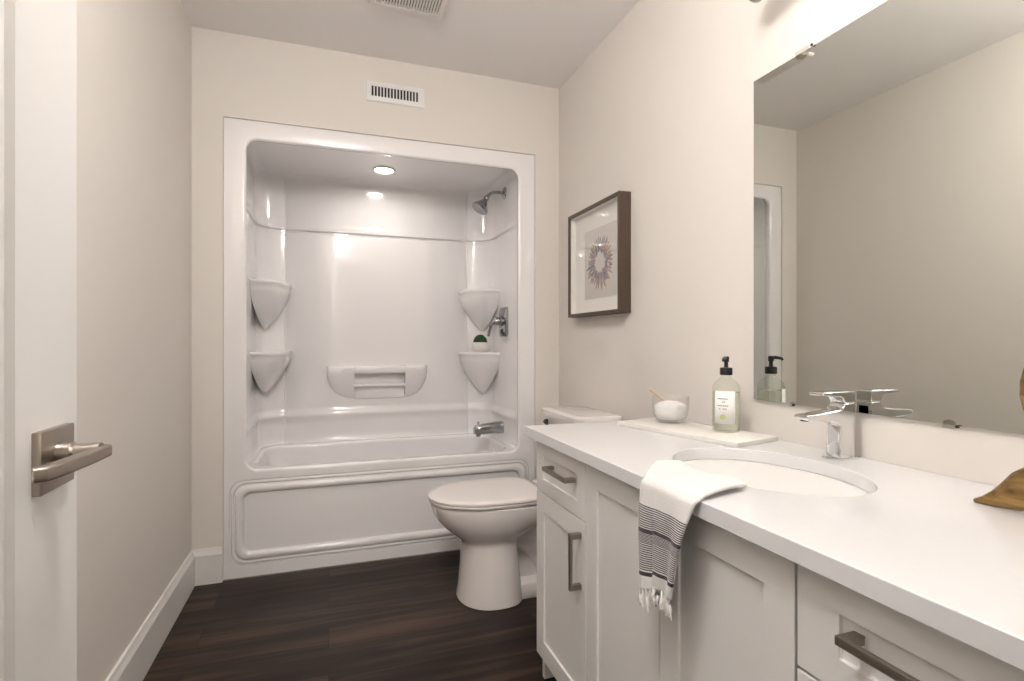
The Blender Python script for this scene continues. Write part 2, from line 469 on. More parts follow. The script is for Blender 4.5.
loop = [(p[0], p[2]) for p in front_l] + [(p[0], p[2]) for p in reversed(front_r)]
def offset_loop(lp, d):
    out = []
    n = len(lp)
    area = sum(lp[i][0] * lp[(i + 1) % n][1] - lp[(i + 1) % n][0] * lp[i][1] for i in range(n))
    s = 1 if area > 0 else -1
    for i in range(n):
        a, b, c = lp[i - 1], lp[i], lp[(i + 1) % n]
        t = Vector((c[0] - a[0], c[1] - a[1])).normalized()
        out.append((b[0] + s * t.y * d, b[1] - s * t.x * d))
    return out
w = MB()
lips = []
for k in range(6):
    a = PI / 2 * k / 5
    lips.append([(x, FY + .012 * math.sin(a), z) for x, z in offset_loop(loop, .012 * (1 - math.sin(a)) if False else .012 * math.cos(a) ** 1)])
# quarter round: starts flat in the front face, turns into the opening
lips = []
for k in range(6):
    a = PI / 2 * k / 5
    lips.append([(x, FY + .012 * (1 - math.cos(a)), z) for x, z in offset_loop(loop, .012 * (1 - math.sin(a)))])
AX0, AX1, AZ0, AZ1, AR = -.428, 1.030, .055, .447, .062
apr = rrect(AX0, AX1, AZ0, AZ1, AR)
w.fill([[(FX0 + .001, FY, 0.001), (FX1 - .001, FY, 0.001), (FX1 - .001, FY, FZ - .001), (FX0 + .001, FY, FZ - .001)], lips[0], [(x, FY, z) for x, z in apr]])
w.loft(lips, False, False)
w.build('front_flange', M['acrylic'], tub, smooth=50, weld=2e-4)
w = MB()
prof = [(0, 0), (.003, .006), (.007, .006), (.010, -.003), (.015, -.004), (.019, .004), (.023, .004), (.028, -.005), (.034, -.009), (.043, -.0105), (.052, -.009), (.058, -.004), (.061, .001), (.063, .007)]
rings = []
for ins, dy in prof:
    rings.append([(x, FY + dy, z) for x, z in rrect(AX0 + ins, AX1 - ins, AZ0 + ins, AZ1 - ins, AR - ins * .45)])
w.loft(rings, False, True)
w.build('apron', M['acrylic'], tub, smooth=45)
w = MB()                                              # rim deck and basin
def bloop(x0, x1, y0, y1, r, z): return [(x, y, z) for x, y in rrect(x0, x1, y0, y1, r, 8)]
bas = []
for k in range(6):
    a = PI / 2 * k / 5; q = .018 * math.sin(a); h = .018 * (1 - math.cos(a))
    bas.append(bloop(-.350 + q, .957 - q, 2.750 + q, 3.316 - q, .12, IZ0 - h))
bas += [bloop(-.30, .93, 2.775, 3.295, .13, .38), bloop(-.22, .90, 2.80, 3.265, .13, .20), bloop(-.19, .88, 2.82, 3.25, .12, .15), bloop(-.13, .84, 2.87, 3.20, .10, .125)]
w.fill([deck, bas[0]])
w.loft(bas, False, True)
w.build('basin', M['acrylic'], tub, smooth=50, weld=2e-4)

def corner_shelf(side, ztop, zap):
    sx = 1 if side < 0 else -1
    cx = IX0 + .002 if side < 0 else IX1 - .002
    cy = YBK - .002
    px_, py_ = (cx + .050, cy - .085) if side < 0 else (cx - .062, cy - .062)
    ex, ey = (.190, .345) if side < 0 else (.212, .265)                # tip on the curved corner
    out = [(cx, cy)]
    for k in range(19):
        a = PI / 2 * k / 18
        out.append((cx + sx * ex * math.cos(a) ** .8, cy - ey * math.sin(a) ** .8))
    w = MB(); rings = []
    hs = [(0, .955), (0.0, .985), (.004, 1.0), (.014, 1.0), (.020, .985), (.026, .95)]
    for h, s in hs: rings.append([(px_ + (x - px_) * s, py_ + (y - py_) * s, ztop - h) for x, y in out])
    H = ztop - zap
    for k in range(1, 13):
        q = k / 12
        s = .95 * (1 - q ** 1.45) ** .85 + .02
        rings.append([(px_ + (x - px_) * s, py_ + (y - py_) * s, ztop - .026 - (H - .026) * q) for x, y in out])
    w.loft(rings)
    return w.build('corner_shelf', M['acrylic'], tub, smooth=60)
corner_shelf(-1, 1.408, 1.150)
corner_shelf(1, 1.408, 1.150)
corner_shelf(-1, 1.028, .790)
corner_shelf(1, 1.016, .745)

# soap dish moulded on the back wall: a boat with a slot and a bar
sd0, sd1, szt, szb = -.012, .585, .935, .730
sw0, sw1 = .145, .445
w = MB()
def dish_side(sign):
    rings = []
    xin = sw0 if sign < 0 else sw1
    xout = sd0 if sign < 0 else sd1
    for k in range(13):
        q = k / 12
        a = q * PI / 2
        x = lerp(xin, xout, math.sin(a))
        zb = szt - .03 - (szt - .03 - szb) * math.cos(a) ** .8
        d = .075 * (math.cos(a) ** .45 if k < 12 else .12)
        rings.append([(x, YBK + .004, szt), (x, YBK - d * .85, szt), (x, YBK - d, szt - .012), (x, YBK - d * .96, szt - .03 if zb > szt - .05 else szt - .05), (x, YBK - d * .55, lerp(zb, szt, .15)), (x, YBK + .004, zb)])
    w.loft(rings)
dish_side(-1); dish_side(1)
w.box(sw0 - .002, sw1 + .002, YBK - .075, YBK + .004, szt - .045, szt, bev=.008)
w.box(sw0 - .002, sw1 + .002, YBK - .018, YBK + .004, szb + .004, szb + .085, bev=.006)
sdo = w.build('soap_dish', M['acrylic'], tub, smooth=45)
MB().tube([(sw0 - .004, YBK - .050, .818), (sw1 + .004, YBK - .050, .818)], .010, n=14).build('grab_bar', M['acrylic'], sdo)
MB().lathe([(.034, 0), (.034, .004), (.028, .010), (.010, .012)], (.932, 3.03, .405), (-1, 0, .15), 28).build('overflow_plate', M['chrome'], tub)

# fittings on the tap-end wall
sh = MB().tube([(.995, 3.03, 1.972), (.955, 3.03, 1.974), (.93, 3.03, 1.972), (.91, 3.03, 1.963), (.895, 3.03, 1.947), (.885, 3.03, 1.932)], .010, n=14, up=(0, 1, 0)).build('shower_arm', M['chromegrey'], tub)
MB().lathe([(.036, 0), (.036, .004), (.026, .011), (.012, .014)], (.998, 3.03, 1.972), (-1, 0, 0), 28).build('wall_flange', M['chromegrey'], sh)
MB().lathe([(.010, -.006), (.016, 0), (.017, .012), (.013, .018), (.016, .024), (.030, .050), (.046, .075), (.051, .084), (.051, .092), (.046, .096), (.0, .094)], (.888, 3.03, 1.938), (-.55, -.12, -.83), 30).build('spray_head', M['chromegrey'], sh)
w = MB(); w.loft([[(.997, y, z) for y, z in rrect(2.945, 3.105, 1.113, 1.287, .022)], [(.988, y, z) for y, z in rrect(2.945, 3.105, 1.113, 1.287, .022)], [(.984, y, z) for y, z in rrect(2.952, 3.098, 1.12, 1.28, .02)]])
va = w.build('valve_plate', M['chromegrey'], tub, smooth=35)
MB().lathe([(.028, 0), (.028, .012), (.024, .016), (.024, .045), (.020, .050)], (.986, 3.04, 1.205), (-1, 0, 0), 28).build('cartridge_cap', M['chromegrey'], va)
MB().tube([(.944, 3.04, 1.205), (.930, 3.04, 1.203), (.917, 3.05, 1.18), (.912, 3.06, 1.15), (.908, 3.07, 1.115)], [.014, .014, .010, .009, .008], n=12, up=(0, 1, 0)).build('lever', M['chromegrey'], va)
MB().box(.978, .985, 3.022, 3.058, 1.128, 1.158, bev=.004).build('diverter_button', M['darkmetal'], va)
w = MB(); rings = []
for x, r1, r2, zz in ((.985, .036, .036, .570), (.955, .035, .035, .570), (.90, .032, .032, .568), (.85, .030, .029, .564), (.820, .028, .027, .560), (.808, .020, .020, .557)):
    ring = []
    for k in range(20):
        a = 2 * PI * k / 20; cc, ss = math.cos(a), math.sin(a)
        ring.append((x, 3.03 + r1 * sgn(cc) * abs(cc) ** .6, zz + r2 * sgn(ss) * abs(ss) ** .6))
    rings.append(ring)
w.loft(rings); sp = w.build('tub_spout', M['chromegrey'], tub, smooth=40)
MB().lathe([(.016, 0), (.014, -.022)], (.835, 3.03, .545), (0, 0, 1), 18).build('outlet', M['chromegrey'], sp)
MB().lathe([(.004, 0), (.004, .012), (.008, .014), (.008, .020)], (.835, 3.03, .588), (0, 0, 1), 14).build('diverter_knob', M['chromegrey'], sp)

for o, l in ((sh, 'bent chrome shower arm'), (va, 'chrome valve plate'), (sp, 'chrome tub spout')): o['label'] = l

rl = thing('recessed_light', 'round recessed light lit in the shower ceiling', 'light', (.293, 3.06, 2.05))
MB().lathe([(.048, -.0005), (.062, -.002), (.066, -.006), (.062, -.010), (.050, -.008)], (.293, 3.06, 2.05), (0, 0, 1), 40, False, False).build('trim_ring', M['ventwhite'], rl)
MB().lathe([(.051, -.004), (.0, -.005)], (.293, 3.06, 2.05), (0, 0, 1), 40, False, False).build('lens', M['led'], rl)

pl = thing('potted_plant', 'small round green moss plant in white pot on lower right shower shelf', 'plant', (.893, 3.20, 1.016))
MB().lathe([(.034, 0), (.044, .006), (.051, .022), (.053, .042), (.050, .060), (.046, .062), (.044, .055), (.0, .054)], (.893, 3.20, 1.0162), (0, 0, 1), 32).build('pot', M['pot'], pl)
w = MB(); bmesh.ops.create_icosphere(w.bm, subdivisions=4, radius=.043)
for v in w.bm.verts:
    v.co *= 1 + random.uniform(-.05, .05)
    v.co = Vector((v.co.x + .893, v.co.y + 3.20, v.co.z * (1.15 if v.co.z > 0 else .4) + 1.0755))
w.build('moss_ball', M['moss'], pl, smooth=0)

# ------------------------------------------------------------------ vents
vt = thing('wall_vent', 'white slotted air register high on the wall above the shower', 'vent', (.315, YB, 2.312))
w = MB(); vx0, vx1, vz0, vz1 = .172, .457, 2.262, 2.362
a = [(x, YB - .008, z) for x, z in rrect(vx0 + .004, vx1 - .004, vz0 + .004, vz1 - .004, .004, 3)]
slots = []
ns = 15; sx0, sx1, sz0, sz1 = vx0 + .026, vx1 - .026, vz0 + .026, vz1 - .024
for k in range(ns):
    x0 = sx0 + (sx1 - sx0) * k / ns
    x1 = x0 + (sx1 - sx0) / ns * .62
    slots.append([(x0, YB - .008, sz0), (x1, YB - .008, sz0), (x1, YB - .008, sz1), (x0, YB - .008, sz1)])
w.fill([a] + slots)
w.loft([a, [(x, YB - .004, z) for x, z in rrect(vx0, vx1, vz0, vz1, .004, 3)], [(x, YB - .0005, z) for x, z in rrect(vx0, vx1, vz0, vz1, .004, 3)]], False, False)
for s in slots: w.loft([s, [(x, YB - .002, z) for x, _, z in s]], False, False)
w.build('face_plate', M['ventwhite'], vt, smooth=0, weld=1e-4)
MB().box(sx0 - .004, sx1 + .004, YB - .003, YB - .0006, sz0 - .004, sz1 + .004).build('duct', M['void'], vt, smooth=0)

vt = thing('ceiling_vent', 'white louvred exhaust fan grille in the ceiling', 'vent', (.31, 2.10, ZC))
w = MB(); gx0, gx1, gy0, gy1 = .150, .462, 1.94, 2.252
a = [(gx0 + .006, gy0 + .006), (gx1 - .006, gy0 + .006), (gx1 - .006, gy1 - .006), (gx0 + .006, gy1 - .006)]
o_ = [(gx0, gy0), (gx1, gy0), (gx1, gy1), (gx0, gy1)]
i_ = [(gx0 + .022, gy0 + .022), (gx1 - .022, gy0 + .022), (gx1 - .022, gy1 - .022), (gx0 + .022, gy1 - .022)]
Z = lambda p, z: [(x, y, z) for x, y in p]
w.loft([Z(o_, ZC - .0005), Z(o_, ZC - .010), Z(a, ZC - .016), Z(i_, ZC - .016), Z(i_, ZC - .004)], False, False)
w.build('grille_frame', M['ventpink'], vt, smooth=0)
w = MB(); k = 0; x = gx0 + .026
while x < gx1 - .024:
    w.box(x, x + .0070, gy0 + .02, gy1 - .02, ZC - .0158, ZC - .006); x += .0118
w.build('louvre', M['ventpink'], vt, smooth=0)
MB().box(gx0 + .02, gx1 - .02, gy0 + .02, gy1 - .02, ZC - .004, ZC - .001).build('housing', M['void'], vt, smooth=0)

# ------------------------------------------------------------------ toilet
TY = 2.19
tl = thing('toilet', 'white two-piece toilet with closed lid beside the vanity', 'toilet', (.80, TY, 0))
def egg(xf, xb, hw, z, n=40, pf=1.0, pb=.7, cx=None):
    """outline with its nose at xf (towards the room) and its back at xb"""
    pts = []
    c = cx if cx is not None else xf + (xb - xf) * .52
    for k in range(n):
        a = 2 * PI * k / n
        cc, ss = math.cos(a), math.sin(a)
        p = pf if cc < 0 else pb
        X = c + (xb - c) * abs(cc) ** p if cc > 0 else c - (c - xf) * abs(cc) ** p
        pts.append((X, TY + hw * sgn(ss) * abs(ss) ** p, z))
    return pts
w = MB()
rs_ = [(.516, .780, .150, 0), (.512, .784, .156, .004), (.514, .783, .155, .014), (.519, .778, .149, .05), (.525, .772, .138, .12), (.530, .766, .126, .20), (.532, .764, .121, .235), (.526, .770, .121, .250), (.510, .79, .127, .264), (.484, .825, .144, .284), (.456, .865, .161, .308), (.430, .90, .174, .336), (.410, .925, .183, .370), (.402, .935, .186, .398), (.400, .936, .186, .408), (.41, .93, .176, .412)]
w.loft([egg(a, b, h, z, pb=.75, pf=.92) for a, b, h, z in rs_])
# foot plate, trapway and the web behind the column
w.loft([[(x, y, z) for x, y in rrect(.68, 1.02, TY - hw, TY + hw, .05)] for hw, z in ((.098, 0), (.101, .006), (.097, .056), (.086, .066))])
w.loft([[(x, y, z) for x, y in rrect(.66, .99, TY - hw, TY + hw, .035)] for hw, z in ((.035, .05), (.030, .16), (.035, .26), (.075, .34), (.12, .40))])
w.tube([(.68, TY, .275), (.73, TY, .270), (.79, TY, .262), (.85, TY, .235), (.90, TY, .18), (.93, TY, .11), (.94, TY, .04)], [.066, .078, .085, .088, .089, .088, .086], n=24, up=(0, 1, 0))
w.loft([[(x, y, z) for x, y in rrect(.82, 1.17, TY - hw, TY + hw, .05)] for hw, z in ((.10, .30), (.13, .36), (.15, .40), (.15, .412))])
w.build('bowl', M['porcelain'], tl, smooth=50)
def lid_rings(spec): return [egg(a, b, h, z, pf=.96, pb=.42, cx=.64) for a, b, h, z in spec]
w = MB(); w.loft(lid_rings([(.402, .868, .178, .414), (.394, .872, .184, .417), (.392, .873, .186, .424), (.396, .870, .183, .4285)]))
w.build('seat', M['seat'], tl, smooth=50)
w = MB(); w.loft(lid_rings([(.398, .866, .181, .4300), (.390, .870, .187, .4325), (.389, .871, .188, .439), (.394, .868, .184, .444), (.42, .85, .165, .4470), (.50, .80, .11, .4495)]))
w.build('lid', M['seat'], tl, smooth=50)
for s in (-1, 1):
    MB().lathe([(.014, 0), (.014, .030), (.010, .034)], (.895, TY + s * .075, .412), (0, 0, 1), 18).build('hinge_cap', M['seat'], tl)
w = MB()
w.loft([[(x, y, z) for x, y in rrect(x0, 1.186, TY - hw, TY + hw, .035)] for x0, hw, z in ((1.010, .165, .405), (1.004, .170, .412), (.992, .186, .60), (.985, .194, .733))])
w.build('tank', M['porcelain'], tl, smooth=50)
w = MB(); w.loft([[(x, y, z) for x, y in rrect(x0, x1, TY - hw, TY + hw, .045)] for x0, x1, hw, z in ((.978, 1.188, .206, .733), (.968, 1.192, .215, .738), (.966, 1.193, .217, .758), (.972, 1.190, .212, .764), (1.0, 1.17, .19, .7665))])
w.build('tank_lid', M['porcelain'], tl, smooth=50)
w = MB(); w.lathe([(.012, 0), (.012, .012)], (.987, 2.345, .700), (-1, 0, 0), 16)
w.tube([(.973, 2.345, .700), (.968, 2.32, .697), (.966, 2.275, .690)], [.008, .008, .006], n=10)
w.build('flush_lever', M['darkmetal'], tl)

# ------------------------------------------------------------------ vanity: three cabinet units, worktop, sink
CX = .632                                              # face of doors and drawers
CT, CTH = .803, .030
def shaker(y0, y1, z0, z1, st=.058, rt=None, dep=.006, th=.019):
    """a shaker front: flat frame with a recessed centre"""
    rt = st if rt is None else rt
    w = MB()
    o = [(CX, y0, z0), (CX, y1, z0), (CX, y1, z1), (CX, y0, z1)]
    i = [(CX, y0 + st, z0 + rt), (CX, y1 - st, z0 + rt), (CX, y1 - st, z1 - rt), (CX, y0 + st, z1 - rt)]
    w.fill([o, i])
    w.loft([i, [(CX + dep, y, z) for _, y, z in i]], False, True)
    w.loft([o, [(CX + th, y, z) for _, y, z in o]], False, True)
    return w
def pull(parent, y, z, length, vertical):
    """flat bar pull with two square feet"""
    w = MB(); X0 = CX - .034; h = length / 2
    if vertical:
        w.box(X0, X0 + .008, y - .006, y + .006, z - h, z + h, bev=.001)
        for s in (-1, 1):
            zc = z + s * (h - .0075)
            w.box(X0 + .007, CX, y - .006, y + .006, zc - .0075, zc + .0075, bev=.001)
    else:
        w.box(X0, X0 + .008, y - h, y + h, z - .006, z + .006, bev=.001)
        for s in (-1, 1):
            yc = y + s * (h - .0075)
            w.box(X0 + .007, CX, yc - .0075, yc + .0075, z - .006, z + .006, bev=.001)
    return w.build('pull', M['pull'], parent, smooth=0)
def carcass(root, y0, y1):
    w = MB()
    w.box(CX + .0205, XR - .002, y0, y1, .085, CT - CTH - .0005)
    w.build('carcass', M['cab'], root, smooth=0)
    w = MB()
    w.box(CX + .075, CX + .090, y0, y1, 0, .0845)
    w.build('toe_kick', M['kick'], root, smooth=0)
ya0, ya1 = 1.245, 1.592
ca = thing('vanity_cabinet', 'white shaker vanity cabinet nearest the toilet, one drawer above one door', 'cabinet', (.92, (ya0 + ya1) / 2, 0), 0, 'vanity cabinet units')
carcass(ca, ya0, ya1 - .002)
MB().box(CX + .0205, CX + .092, ya1 - .018, ya1 - .002, 0, .0848).build('side_foot', M['cab'], ca, smooth=0)
d = shaker(ya0 + .0015, ya1 - .0015, .609, .765, .05, .042).build('drawer', M['cab'], ca, smooth=0, weld=1e-4, bevel=.001)
pull(d, 1.385, .703, .160, False)
d = shaker(ya0 + .0015, ya1 - .0015, .085, .605).build('door', M['cab'], ca, smooth=0, weld=1e-4, bevel=.001)
pull(d, 1.274, .498, .150, True)
yb0 = .588
cb = thing('vanity_cabinet', 'white shaker vanity cabinet under the sink with two plain doors', 'cabinet', (.92, (yb0 + ya0) / 2, 0), 0, 'vanity cabinet units')
carcass(cb, yb0, ya0 - .0005)
d = shaker(.9195, ya0 - .0015, .085, .765).build('door', M['cab'], cb, smooth=0, weld=1e-4, bevel=.001)
d = shaker(yb0 + .0015, .9165, .085, .765).build('door', M['cab'], cb, smooth=0, weld=1e-4, bevel=.001)
pull(d, .885, .640, .150, True)
yc0 = .235
cc_ = thing('vanity_cabinet', 'white shaker vanity drawer cabinet nearest the camera, right of the sink', 'cabinet', (.92, (yc0 + yb0) / 2, 0), 0, 'vanity cabinet units')
carcass(cc_, yc0, yb0 - .0035)
for z0, z1 in ((.617, .765), (.355, .612), (.085, .350)):
    d = shaker(yc0 + .0015, yb0 - .0035, z0, z1, .066, .045).build('drawer', M['cab'], cc_, smooth=0, weld=1e-4, bevel=.001)
    pull(d, .395, (.705 if z1 > .7 else z1 - .06), .205, False)

SX, SY, SA, SB = .900, .922, .168, .225                # sink ellipse
def ell(a, b, z, n=56): return [(SX + a * math.cos(2 * PI * k / n), SY + b * math.sin(2 * PI * k / n), z) for k in range(n)]
w = MB()
oc = [(.606, .20), (XR - .001, .20), (XR - .001, 1.637), (.606, 1.637)]
w.fill([[(x, y, CT) for x, y in oc], ell(SA, SB, CT)])
w.fill([[(x, y, CT - CTH) for x, y in oc], ell(SA, SB, CT - CTH)])
w.loft([[(x, y, CT) for x, y in oc], [(x, y, CT - CTH) for x, y in oc]], False, False)
w.loft([ell(SA, SB, CT), ell(SA, SB, CT - CTH)], False, False)
ct = w.build('countertop', M['quartz'], smooth=30, weld=1e-4, bevel=.0015)
tag(ct, 'white quartz countertop running over the vanity cabinets', 'countertop')
sk = thing('sink', 'white oval undermount sink set in the quartz countertop', 'sink', (SX, SY, CT - CTH))
w = MB(); zz = CT - CTH - .0025
w.loft([ell(SA + .035, SB + .035, zz - .012), ell(SA + .035, SB + .035, zz), ell(SA + .012, SB + .012, zz), ell(SA + .009, SB + .009, zz - .004), ell(SA - .002, SB - .002, zz - .02), ell(SA - .015, SB - .016, zz - .05), ell(SA - .035, SB - .04, zz - .09), ell(SA - .07, SB - .09, zz - .122), ell(.05, .06, zz - .138), ell(.024, .024, zz - .141)], False, True)
w.build('basin', M['sink'], sk, smooth=60)
MB().lathe([(.024, 0), (.024, .003), (.018, .004), (.016, .001), (0, .001)], (SX, SY, zz - .1405), (0, 0, 1), 24).build('drain', M['chrome'], sk)

# faucet
fx, fy = 1.142, .935
fa = thing('faucet', 'chrome single-lever faucet standing behind the oval sink', 'faucet', (fx, fy, CT))
def rr3(x0, x1, y0, y1, r, z): return [(x, y, z) for x, y in rrect(x0, x1, y0, y1, r, 4)]
w = MB()
w.loft([rr3(fx - .030, fx + .030, fy - .025, fy + .025, .006, CT + .0003), rr3(fx - .030, fx + .030, fy - .025, fy + .025, .006, CT + .004), rr3(fx - .024, fx + .0255, fy - .020, fy + .020, .006, CT + .006),
        rr3(fx - .022, fx + .0245, fy - .019, fy + .019, .007, CT + .07), rr3(fx - .022, fx + .0245, fy - .019, fy + .019, .007, CT + .122)])
w.build('body', M['chrome'], fa, smooth=40)
w = MB()                                               # spout: flat tongue whose top sweeps up into a round throat
th_c, th_r = (fx - .024, CT + .1320), .0155
prof = [(fx + .0245, CT + .092), (fx + .0245, CT + .1315), (th_c[0] + th_r, CT + .1315)]
prof += [(th_c[0] + th_r * math.cos(math.radians(-90 * k / 8)), th_c[1] + th_r * math.sin(math.radians(-90 * k / 8))) for k in range(1, 9)]
prof += [(fx - .060, CT + .1125), (fx - .119, CT + .108), (fx - .1205, CT + .102), (fx - .118, CT + .096), (fx - .060, CT + .092), (fx - .034, CT + .088), (fx - .022, CT + .080), (fx + .010, CT + .080)]
w.prism(prof, 'Y', fy - .0195, fy + .0195)
w.build('spout', M['chrome'], fa, smooth=35, bevel=.002)
w = MB()                                               # lever: closes the throat from above and runs forward as a flat paddle
poly = [(th_c[0] + th_r, CT + .1328), (fx + .0245, CT + .1328), (fx + .0245, CT + .157), (fx + .019, CT + .160), (fx - .045, CT + .1595), (fx - .073, CT + .1585), (fx - .0745, CT + .1515), (fx - .045, CT + .1490)]
poly += [(th_c[0] + th_r * math.cos(math.radians(90 - 90 * k / 8)), th_c[1] + th_r * math.sin(math.radians(90 - 90 * k / 8))) for k in range(8)]
w.prism(poly, 'Y', fy - .0195, fy + .0195)
w.build('lever', M['chrome'], fa, smooth=35, bevel=.002)
MB().lathe([(.010, 0), (.010, .003)], (fx - .108, fy, CT + .0935), (0, 0, 1), 16).build('aerator', M['darkmetal'], fa)

# ------------------------------------------------------------------ mirror
MY0, MY1, MZ0, MZ1 = .28, 1.256, .910, 1.850
mi = thing('wall_mirror', 'large frameless wall mirror above the vanity', 'mirror', (XR, (MY0 + MY1) / 2, MZ0))
w = MB()
def MX(y): return XR - .006 - .0075 * (y - MY0)        # the far side stands a little further off the wall
o = [(MX(MY0), MY0, MZ0), (MX(MY1), MY1, MZ0), (MX(MY1), MY1, MZ1), (MX(MY0), MY0, MZ1)]
w.f([w.v(p) for p in o])
w.build('mirror_glass', M['mirror'], mi, smooth=0)
w = MB(); w.loft([o, [(XR - .0004, y, z) for _, y, z in o]], False, True)
w.build('mirror_edge', M['mirroredge'], mi, smooth=0)
def clip(y, z, s, big=1.0):
    w = MB(); ring = [(y + .014 * big * math.cos(a), z - s * .002 + s * (.010 * big) * math.sin(a)) for a in [PI * (1 + k / 14) for k in range(15)]]
    ring += [(y + .014 * big, z + s * .008), (y - .014 * big, z + s * .008)]
    w.loft([[(MX(y) - .0005, p[0], p[1]) for p in ring], [(MX(y) - .0035, p[0], p[1]) for p in ring]])
    c = w.build('clip', M['clip'], mi, smooth=0)
    MB().lathe([(.0035, 0), (.0035, .003)], (MX(y) - .0025, y - .021 * big, z + s * .002), (-1, 0, 0), 12).build('screw', M['darkmetal'], c)
clip(1.085, MZ1, 1, 1.5)
clip(.733, MZ0, -1, .8)
clip(1.118, MZ0, -1, .35)
clip(.45, MZ1, 1, 1.5)

# ------------------------------------------------------------------ vanity light above the mirror
vl = thing('vanity_light', 'horizontal opal tube vanity light on the wall above the mirror', 'light', (XR, .79, 2.045))
MB().box(XR - .022, XR - .0005, .66, .92, 2.005, 2.085, bev=.004).build('back_plate', M['nickel'], vl)
for y in (.72, .86):
    MB().tube([(XR - .02, y, 2.045), (XR - .07, y, 2.045)], .010).build('arm', M['nickel'], vl)
MB().lathe([(.031, 0), (.031, .70)], (1.105, .435, 2.048), (0, 1, 0), 32).build('glass_tube', M['opal'], vl)
for y in (.398, 1.132):
    MB().lathe([(.030, 0), (.036, .004), (.036, .034), (.030, .038)], (1.105, y, 2.048), (0, 1, 0), 32).build('end_cap', M['nickel'], vl)

GX, GY, GZ = .04, .58, 2.235  # unseen globe, added to light the room and lift the ceiling
el = thing('added_fill_light', 'added opal globe fill light hanging out of view near the entry', 'light', (GX, GY, ZC))
MB().lathe([(.062, -.0005), (.062, -.018), (.050, -.026), (.012, -.028), (.012, -.105), (.045, -.108), (.045, -.122)], (GX, GY, ZC), (0, 0, 1), 32).build('stem', M['nickel'], el)
MB().lathe([(.14 * math.sin(PI * k / 24), -.14 * math.cos(PI * k / 24)) for k in range(25)], (GX, GY, GZ), (0, 0, 1), 40, False, False).build('globe', M['fill_entry'], el)

hl = thing('added_fill_light', 'added round fill light on the hallway ceiling, out of view', 'light', (-.30, -2.9, ZC))  # added glowing disc, stands in for flash bounced off the hall ceiling
MB().lathe([(.30, -.0005), (.31, -.02), (.29, -.03)], (-.30, -2.9, ZC), (0, 0, 1), 48, False, False).build('trim_ring', M['ventwhite'], hl)
MB().lathe([(.29, -.03), (.20, -.045), (.0, -.05)], (-.30, -2.9, ZC), (0, 0, 1), 48, False, False).build('diffuser', M['fill_hall'], hl)

# ------------------------------------------------------------------ framed picture
PY0, PY1, PZ0, PZ1 = 1.953, 2.456, 1.203, 1.712
X0, X1 = XR - .057, XR - .001
pf = thing('framed_picture', 'brown framed wreath artwork hanging on the right wall above the toilet', 'picture', (XR, (PY0 + PY1) / 2, PZ0))
w = MB(); fw = .015
def fr(x, ins): return [(x, PY0 + ins, PZ0 + ins), (x, PY1 - ins, PZ0 + ins), (x, PY1 - ins, PZ1 - ins), (x, PY0 + ins, PZ1 - ins)]
w.loft([fr(X1, 0), fr(X0, 0), fr(X0, fw), fr(X1 - .010, fw)], False, False)
w.build('frame', M['frame'], pf, smooth=0)
MB().box(X1 - .022, X1 - .002, PY0 + fw - .001, PY1 - fw + .001, PZ0 + fw - .001, PZ1 - fw + .001).build('mat_board', M['matboard'], pf, smooth=0)
ay0, ay1, az0, az1 = 2.028, 2.332, 1.283, 1.610
acy, acz = (ay0 + ay1) / 2, (az0 + az1) / 2
w = MB(); w.loft([fr(X0 + .008, fw + .0005), fr(X0 + .008, fw + .003), fr(X1 - .0222, fw + .003)], False, False)
w.build('liner', M['matboard'], pf, smooth=0)
art = MB().box(X1 - .0238, X1 - .0222, ay0, ay1, az0, az1).build('artwork', M['paper'], pf, smooth=0)
w = MB()
for lay, (r0, r1, nn) in enumerate(((.042, .090, 38), (.055, .115, 36), (.078, .134, 34))):
    for k in range(nn):
        a = 2 * PI * (k + random.uniform(-.3, .3)) / nn
        q0 = r0 * random.uniform(.88, 1.2); q1 = r1 * random.uniform(.82, 1.06)
        wd = random.uniform(.0045, .0075)
        e = Vector((0, math.cos(a), math.sin(a))); t = Vector((0, -math.sin(a), math.cos(a)))
        c = Vector((X1 - .0242 - lay * .0003 - k * .000006, acy, acz))
        pts = [c + e * q0, c + e * lerp(q0, q1, .3) + t * wd, c + e * lerp(q0, q1, .75) + t * wd * .8, c + e * q1, c + e * lerp(q0, q1, .75) - t * wd * .8, c + e * lerp(q0, q1, .3) - t * wd]
        f = w.f([w.v(p) for p in pts])
        f.material_index = random.choices((0, 1, 2), ((5, 1, 3), (3, 3, 3), (1, 5, 3))[lay])[0]
w.build('petal_wreath', [M['petal_grey'], M['petal_tan'], M['petal_mauve']], art, smooth=0)
MB().box(X0 + .006, X0 + .0075, PY0 + fw - .001, PY1 - fw + .001, PZ0 + fw - .001, PZ1 - fw + .001).build('glass_pane', M['pane'], pf, smooth=0)

# ------------------------------------------------------------------ tray with bath things
ty_rot = math.radians(12.5)
tr = thing('marble_tray', 'thin white marble tray on the counter beside the sink', 'tray', (1.045, 1.357, CT), 0)
w = MB(); w.loft([[(x, y, z) for x, y in rrect(-.0925 + i, .0925 - i, -.226 + i, .226 - i, .006, 4)] for i, z in ((.0008, .0004), (0, .0012), (0, .0115), (.001, .0125))])
t_o = w.build('slab', M['marble'], tr, smooth=40, local=True)
tr.rotation_euler = (0, 0, ty_rot)
TZ = CT + .0127
bx, by = 1.062, 1.482
bo = thing('glass_bowl', 'small clear glass bowl of white bath salts on the marble tray', 'bowl', (bx, by, TZ))
w = MB()
w.lathe([(.0, 0), (.036, 0), (.041, .003), (.049, .010), (.055, .026), (.058, .05), (.0595, .083), (.0585, .085), (.0570, .083), (.0555, .05), (.0525, .027), (.046, .012), (.034, .008), (.0, .008)], (bx, by, TZ), (0, 0, 1), 40, False, False)
w.build('bowl', M['bowlglass'], bo, smooth=60)
